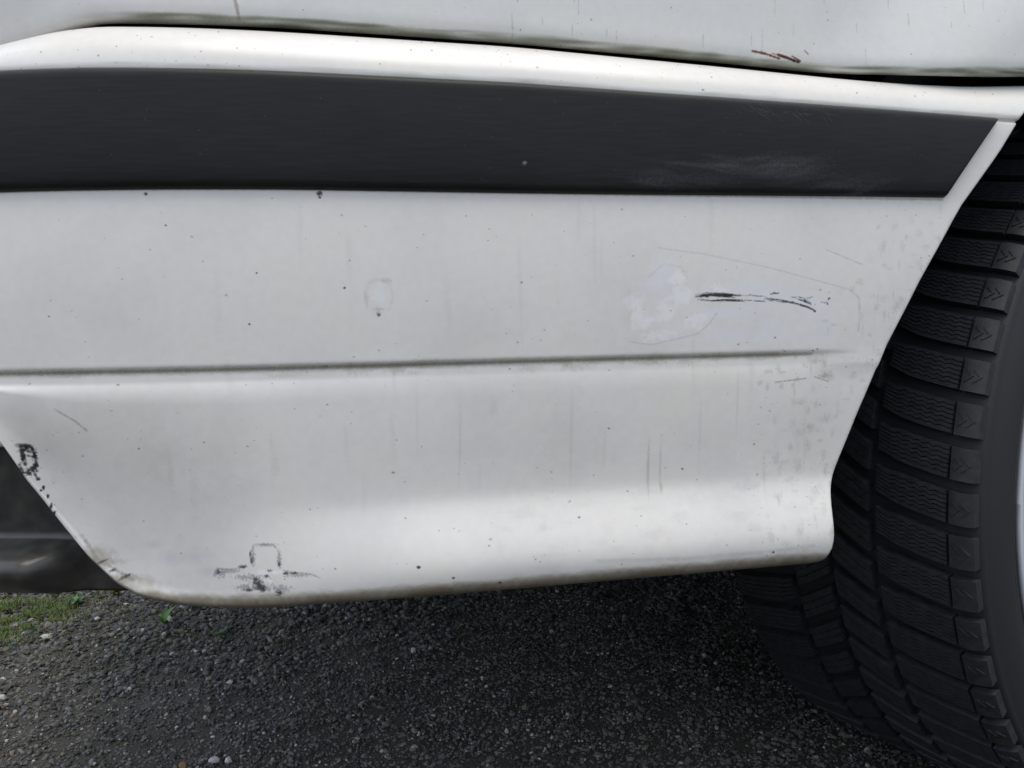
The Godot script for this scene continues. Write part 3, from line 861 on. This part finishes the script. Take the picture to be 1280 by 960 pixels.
func make_grass(m: Material) -> void:
	var list := []
	var moss := []
	for i in 12000:
		var p := Vector2(rng.randfn(0.0, 0.046), rng.randfn(0.0, 0.056))
		var x := -0.455 + p.x
		var z := -0.960 + p.y * 0.8
		if bumps.get_noise_2d(x * 30.0, z * 30.0) < -0.1: continue
		var k := rng.randf_range(0.0007, 0.0018)
		var b := Basis(Vector3.UP, rng.randf() * TAU) * Basis(Vector3.RIGHT, rng.randf_range(-0.2, 0.9))
		b = b.scaled(Vector3(k, k * rng.randf_range(0.4, 1.0), k))
		var g := rng.randf_range(0.6, 1.3)
		var col := Color(0.12, 0.175, 0.035) * g
		if rng.randf() < 0.12: col = Color(0.16, 0.14, 0.06) * g
		list.append([Transform3D(b, Vector3(x, ground_h(x, z), z)), col])
	for i in 14000:
		var x := rng.randf_range(-0.62, 0.16)
		var z := rng.randf_range(-1.25, -0.72)
		if bumps.get_noise_2d(x * 22.0 + 40.0, z * 22.0) + 0.25 * ss(0.0, -0.5, x) < 0.14: continue
		var k := rng.randf_range(0.0004, 0.0010)
		var b := Basis(Vector3.UP, rng.randf() * TAU) * Basis(Vector3.RIGHT, rng.randf_range(-0.2, 1.2))
		b = b.scaled(Vector3(k, k * rng.randf_range(0.4, 1.2), k))
		moss.append([Transform3D(b, Vector3(x, ground_h(x, z) + 0.001, z)), Color(0.11, 0.135, 0.035) * rng.randf_range(0.6, 1.3)])
	scatter("grass_patch", "patch of short green grass and moss on the gravel at the left", blade_mesh(), m, list)
	scatter("moss_tufts", "sparse low tufts of green growing between the coarse stones", blade_mesh(), m, moss)

func leaf_mesh() -> ArrayMesh:                   # a pointed leaf along +z, folded along its rib, 1 long
	var p := []
	for i in 7:
		var t := i / 6.0
		var wd := 0.26 * sin(pow(t, 0.75) * PI) + 0.012
		var y := 0.30 * sin(t * 2.2)
		p.append(PackedVector3Array([Vector3(-wd, y + wd * 0.35, t), Vector3(-wd * 0.5, y + wd * 0.12, t), Vector3(0, y, t), Vector3(wd * 0.5, y + wd * 0.12, t), Vector3(wd, y + wd * 0.35, t)]))
	return sheet(p)

func make_weed(at: Vector3, size: float, leaves: int, label: String, m: Array, turn: float) -> void:
	var o := Node3D.new()
	o.name = "weed"
	add_child(o, true)
	o.position = at + Vector3(0, ground_h(at.x, at.z), 0)
	tag(o, label, "weed", "small weeds in the gravel")
	var lf := leaf_mesh()
	for k in leaves:
		var l := put("leaf", lf, m[k % m.size()], o)
		l.transform.basis = Basis(Vector3.UP, turn + TAU * k / leaves + rng.randf_range(-0.4, 0.4)) * Basis(Vector3.RIGHT, rng.randf_range(-1.0, -0.1)) * Basis.from_scale(Vector3.ONE * size * rng.randf_range(0.6, 1.1))
	var stem := CylinderMesh.new()
	stem.top_radius = size * 0.03
	stem.bottom_radius = size * 0.05
	stem.height = size * 0.3
	stem.radial_segments = 6
	put("stem", stem, m[0], o).position.y = size * 0.05

# ----------------------------------------------------------------
func _ready() -> void:
	rng.seed = 4242
	bumps.seed = 9
	bumps.frequency = 0.5
	# camera: held low, turned towards the wheel, slightly down
	var cam := Camera3D.new()
	cam.name = "camera"
	var yaw := deg_to_rad(13.0)
	var pitch := deg_to_rad(4.0)
	var roll := deg_to_rad(1.0)
	var fw := Vector3(sin(yaw) * cos(pitch), -sin(pitch), -cos(yaw) * cos(pitch))
	var rt := fw.cross(Vector3.UP).normalized()
	var up := rt.cross(fw)
	cam.transform = Transform3D(Basis(rt * cos(roll) - up * sin(roll), up * cos(roll) + rt * sin(roll), -fw), Vector3(0, 0.45, 0.504))
	cam.fov = rad_to_deg(2.0 * atan(480.0 / 1100.0))
	cam.near = 0.02
	cam.far = 2000.0
	add_child(cam)
	cam.current = true
	# overcast sky, brighter overhead
	var we := WorldEnvironment.new()
	we.name = "world_environment"
	var env := Environment.new()
	var sky_m := ProceduralSkyMaterial.new()
	sky_m.sky_top_color = Color(0.875, 0.93, 1.0)
	sky_m.sky_horizon_color = Color(0.37, 0.39, 0.42)
	sky_m.sky_curve = 0.5
	sky_m.ground_bottom_color = Color(0.22, 0.22, 0.22)
	sky_m.ground_horizon_color = Color(0.40, 0.41, 0.43)
	sky_m.sun_angle_max = 0.0
	var sky := Sky.new()
	sky.sky_material = sky_m
	env.background_mode = Environment.BG_SKY
	env.sky = sky
	env.background_energy_multiplier = 1.4
	env.tonemap_mode = Environment.TONE_MAPPER_LINEAR
	env.tonemap_exposure = 1.82
	env.sdfgi_enabled = true
	env.ssao_enabled = true
	env.ssil_enabled = true
	we.environment = env
	add_child(we)
	var sun := DirectionalLight3D.new()
	sun.name = "sun"
	sun.light_energy = 0.3
	sun.light_angular_distance = 40.0
	sun.light_color = Color(1.0, 0.98, 0.95)
	sun.shadow_enabled = true
	sun.rotation = Vector3(deg_to_rad(-76), deg_to_rad(15), 0)
	add_child(sun)

	make_path()
	# materials
	var paint := mat(Color.WHITE, 0.32)
	paint.albedo_texture = bumper_texture()
	paint.clearcoat_enabled = true
	paint.clearcoat = 0.35
	paint.clearcoat_roughness = 0.22
	var fpaint := paint.duplicate() as StandardMaterial3D
	fpaint.albedo_texture = fender_texture()
	var plain := mat(Color(0.886, 0.894, 0.902), 0.32)
	plain.clearcoat_enabled = true
	plain.clearcoat = 0.35
	plain.clearcoat_roughness = 0.2
	var strip_m := mat(Color.WHITE, 0.5)
	strip_m.metallic_specular = 0.4
	strip_m.albedo_texture = strip_texture()
	var dark := mat(Color(0.09, 0.09, 0.09), 0.9)
	var lip_m := mat(Color.WHITE, 0.32)
	lip_m.albedo_texture = noise_tex(512, 0.02, 21, Color(0.13, 0.13, 0.135), Color(0.30, 0.29, 0.27), 5)
	lip_m.uv1_triplanar = true
	lip_m.uv1_scale = Vector3.ONE * 6.0
	var rubber := mat(Color(0.14, 0.143, 0.155), 0.62)
	var tread_m := mat(Color.WHITE, 0.6)
	tread_m.albedo_texture = noise_tex(512, 0.03, 22, Color(0.09, 0.094, 0.108), Color(0.23, 0.232, 0.25), 5)
	tread_m.uv1_triplanar = true
	tread_m.uv1_world_triplanar = true
	tread_m.uv1_scale = Vector3.ONE * 8.0
	var rim_m := mat(Color(0.80, 0.81, 0.83), 0.35)
	var gm := mat(Color.WHITE, 0.95)
	gm.albedo_texture = noise_tex(1024, 0.09, 23, Color(0.14, 0.135, 0.125), Color(0.42, 0.39, 0.35), 3)
	gm.uv1_triplanar = true
	gm.uv1_world_triplanar = true
	gm.uv1_scale = Vector3.ONE * 3.0
	gm.normal_enabled = true
	gm.normal_texture = noise_tex(1024, 0.09, 23, Color.BLACK, Color.WHITE, 3, true)
	gm.normal_scale = 1.0
	var stone_m := mat(Color.WHITE, 0.85)
	stone_m.vertex_color_use_as_albedo = true
	var green := mat(Color.WHITE, 0.7)
	green.vertex_color_use_as_albedo = true
	green.backlight_enabled = true
	green.backlight = Color(0.1, 0.14, 0.04)
	var leaf_a := mat(Color(0.28, 0.46, 0.16), 0.6)
	var leaf_b := mat(Color(0.22, 0.38, 0.13), 0.6)
	var leaf_c := mat(Color(0.46, 0.40, 0.20), 0.7)

	# setting
	make_ground(gm)
	# the car
	var car := Node3D.new()
	car.name = "white_car"
	car.position = Vector3.ZERO
	add_child(car)
	tag(car, "white car with scratched front bumper, black rub strip and steered front wheel", "car")
	var b := make_bumper(paint, plain, car)
	b.set_meta("label", "white front bumper with dark scratches and a cracked bottom corner")
	make_strip(strip_m, b)
	make_lip(lip_m, plain, b)
	make_fender(fpaint, car).set_meta("label", "white fender with a rusty chip on its lower hem")
	make_body(plain, dark, car)
	var wh := make_wheel(rubber, tread_m, rim_m, dark, car)
	wh.transform = Transform3D(Basis(Vector3.UP, deg_to_rad(20.4)), Vector3(0.685, TYRE_R + 0.004, -0.217))
	# ground cover
	make_gravel(stone_m)
	make_grass(green)
	var big := [[-0.1075, -0.4200, 0.0062, Color(0.50, 0.49, 0.46), "pale pebble, left one of a close pair at the ground's near edge"], [-0.0935, -0.4160, 0.0050, Color(0.58, 0.57, 0.54), "whitest small pebble, right one of a close pair at the ground's near edge"], [-0.139, -0.4250, 0.0066, Color(0.20, 0.13, 0.07), "rusty brown stone just left of the pale pebbles"]]
	for k in 3:
		var pm := stone_m.duplicate() as StandardMaterial3D
		pm.vertex_color_use_as_albedo = false
		pm.albedo_color = (big[k][3] as Color).linear_to_srgb()
		var o := put("pebble", stone_mesh(300 + k, false), pm, self)
		o.transform = Transform3D(Basis(Vector3.UP, k * 1.3).scaled(Vector3.ONE * big[k][2]), Vector3(big[k][0], ground_h(big[k][0], big[k][1]) + 0.004, big[k][1]))
		tag(o, big[k][4], "pebble", "larger stones in the gravel")
	make_weed(Vector3(-0.420, 0, -1.09), 0.034, 5, "small weed with the broadest green leaves, beside the grass below the black lip", [leaf_a, leaf_b], 0.4)
	make_weed(Vector3(-0.375, 0, -1.00), 0.024, 5, "leafy weed on the right border of the green grass patch", [leaf_b, leaf_a], 2.4)
	make_weed(Vector3(-0.185, 0, -0.93), 0.02, 5, "dull olive weed among dark stones, close under the bumper's edge", [leaf_b, leaf_c], 0.9)
	make_weed(Vector3(-0.325, 0, -1.05), 0.028, 6, "yellowed withering weed under the black lip's end", [leaf_c, leaf_b, leaf_c], 1.1)
	make_weed(Vector3(-0.22, 0, -0.86), 0.026, 3, "tiny weed with an upright green leaf below the bumper's bottom corner", [leaf_a], 2.0)
	make_weed(Vector3(-0.132, 0, -0.80), 0.018, 4, "smallest green weed, in the shade under the cracked part of the bumper", [leaf_b, leaf_a], 0.0)
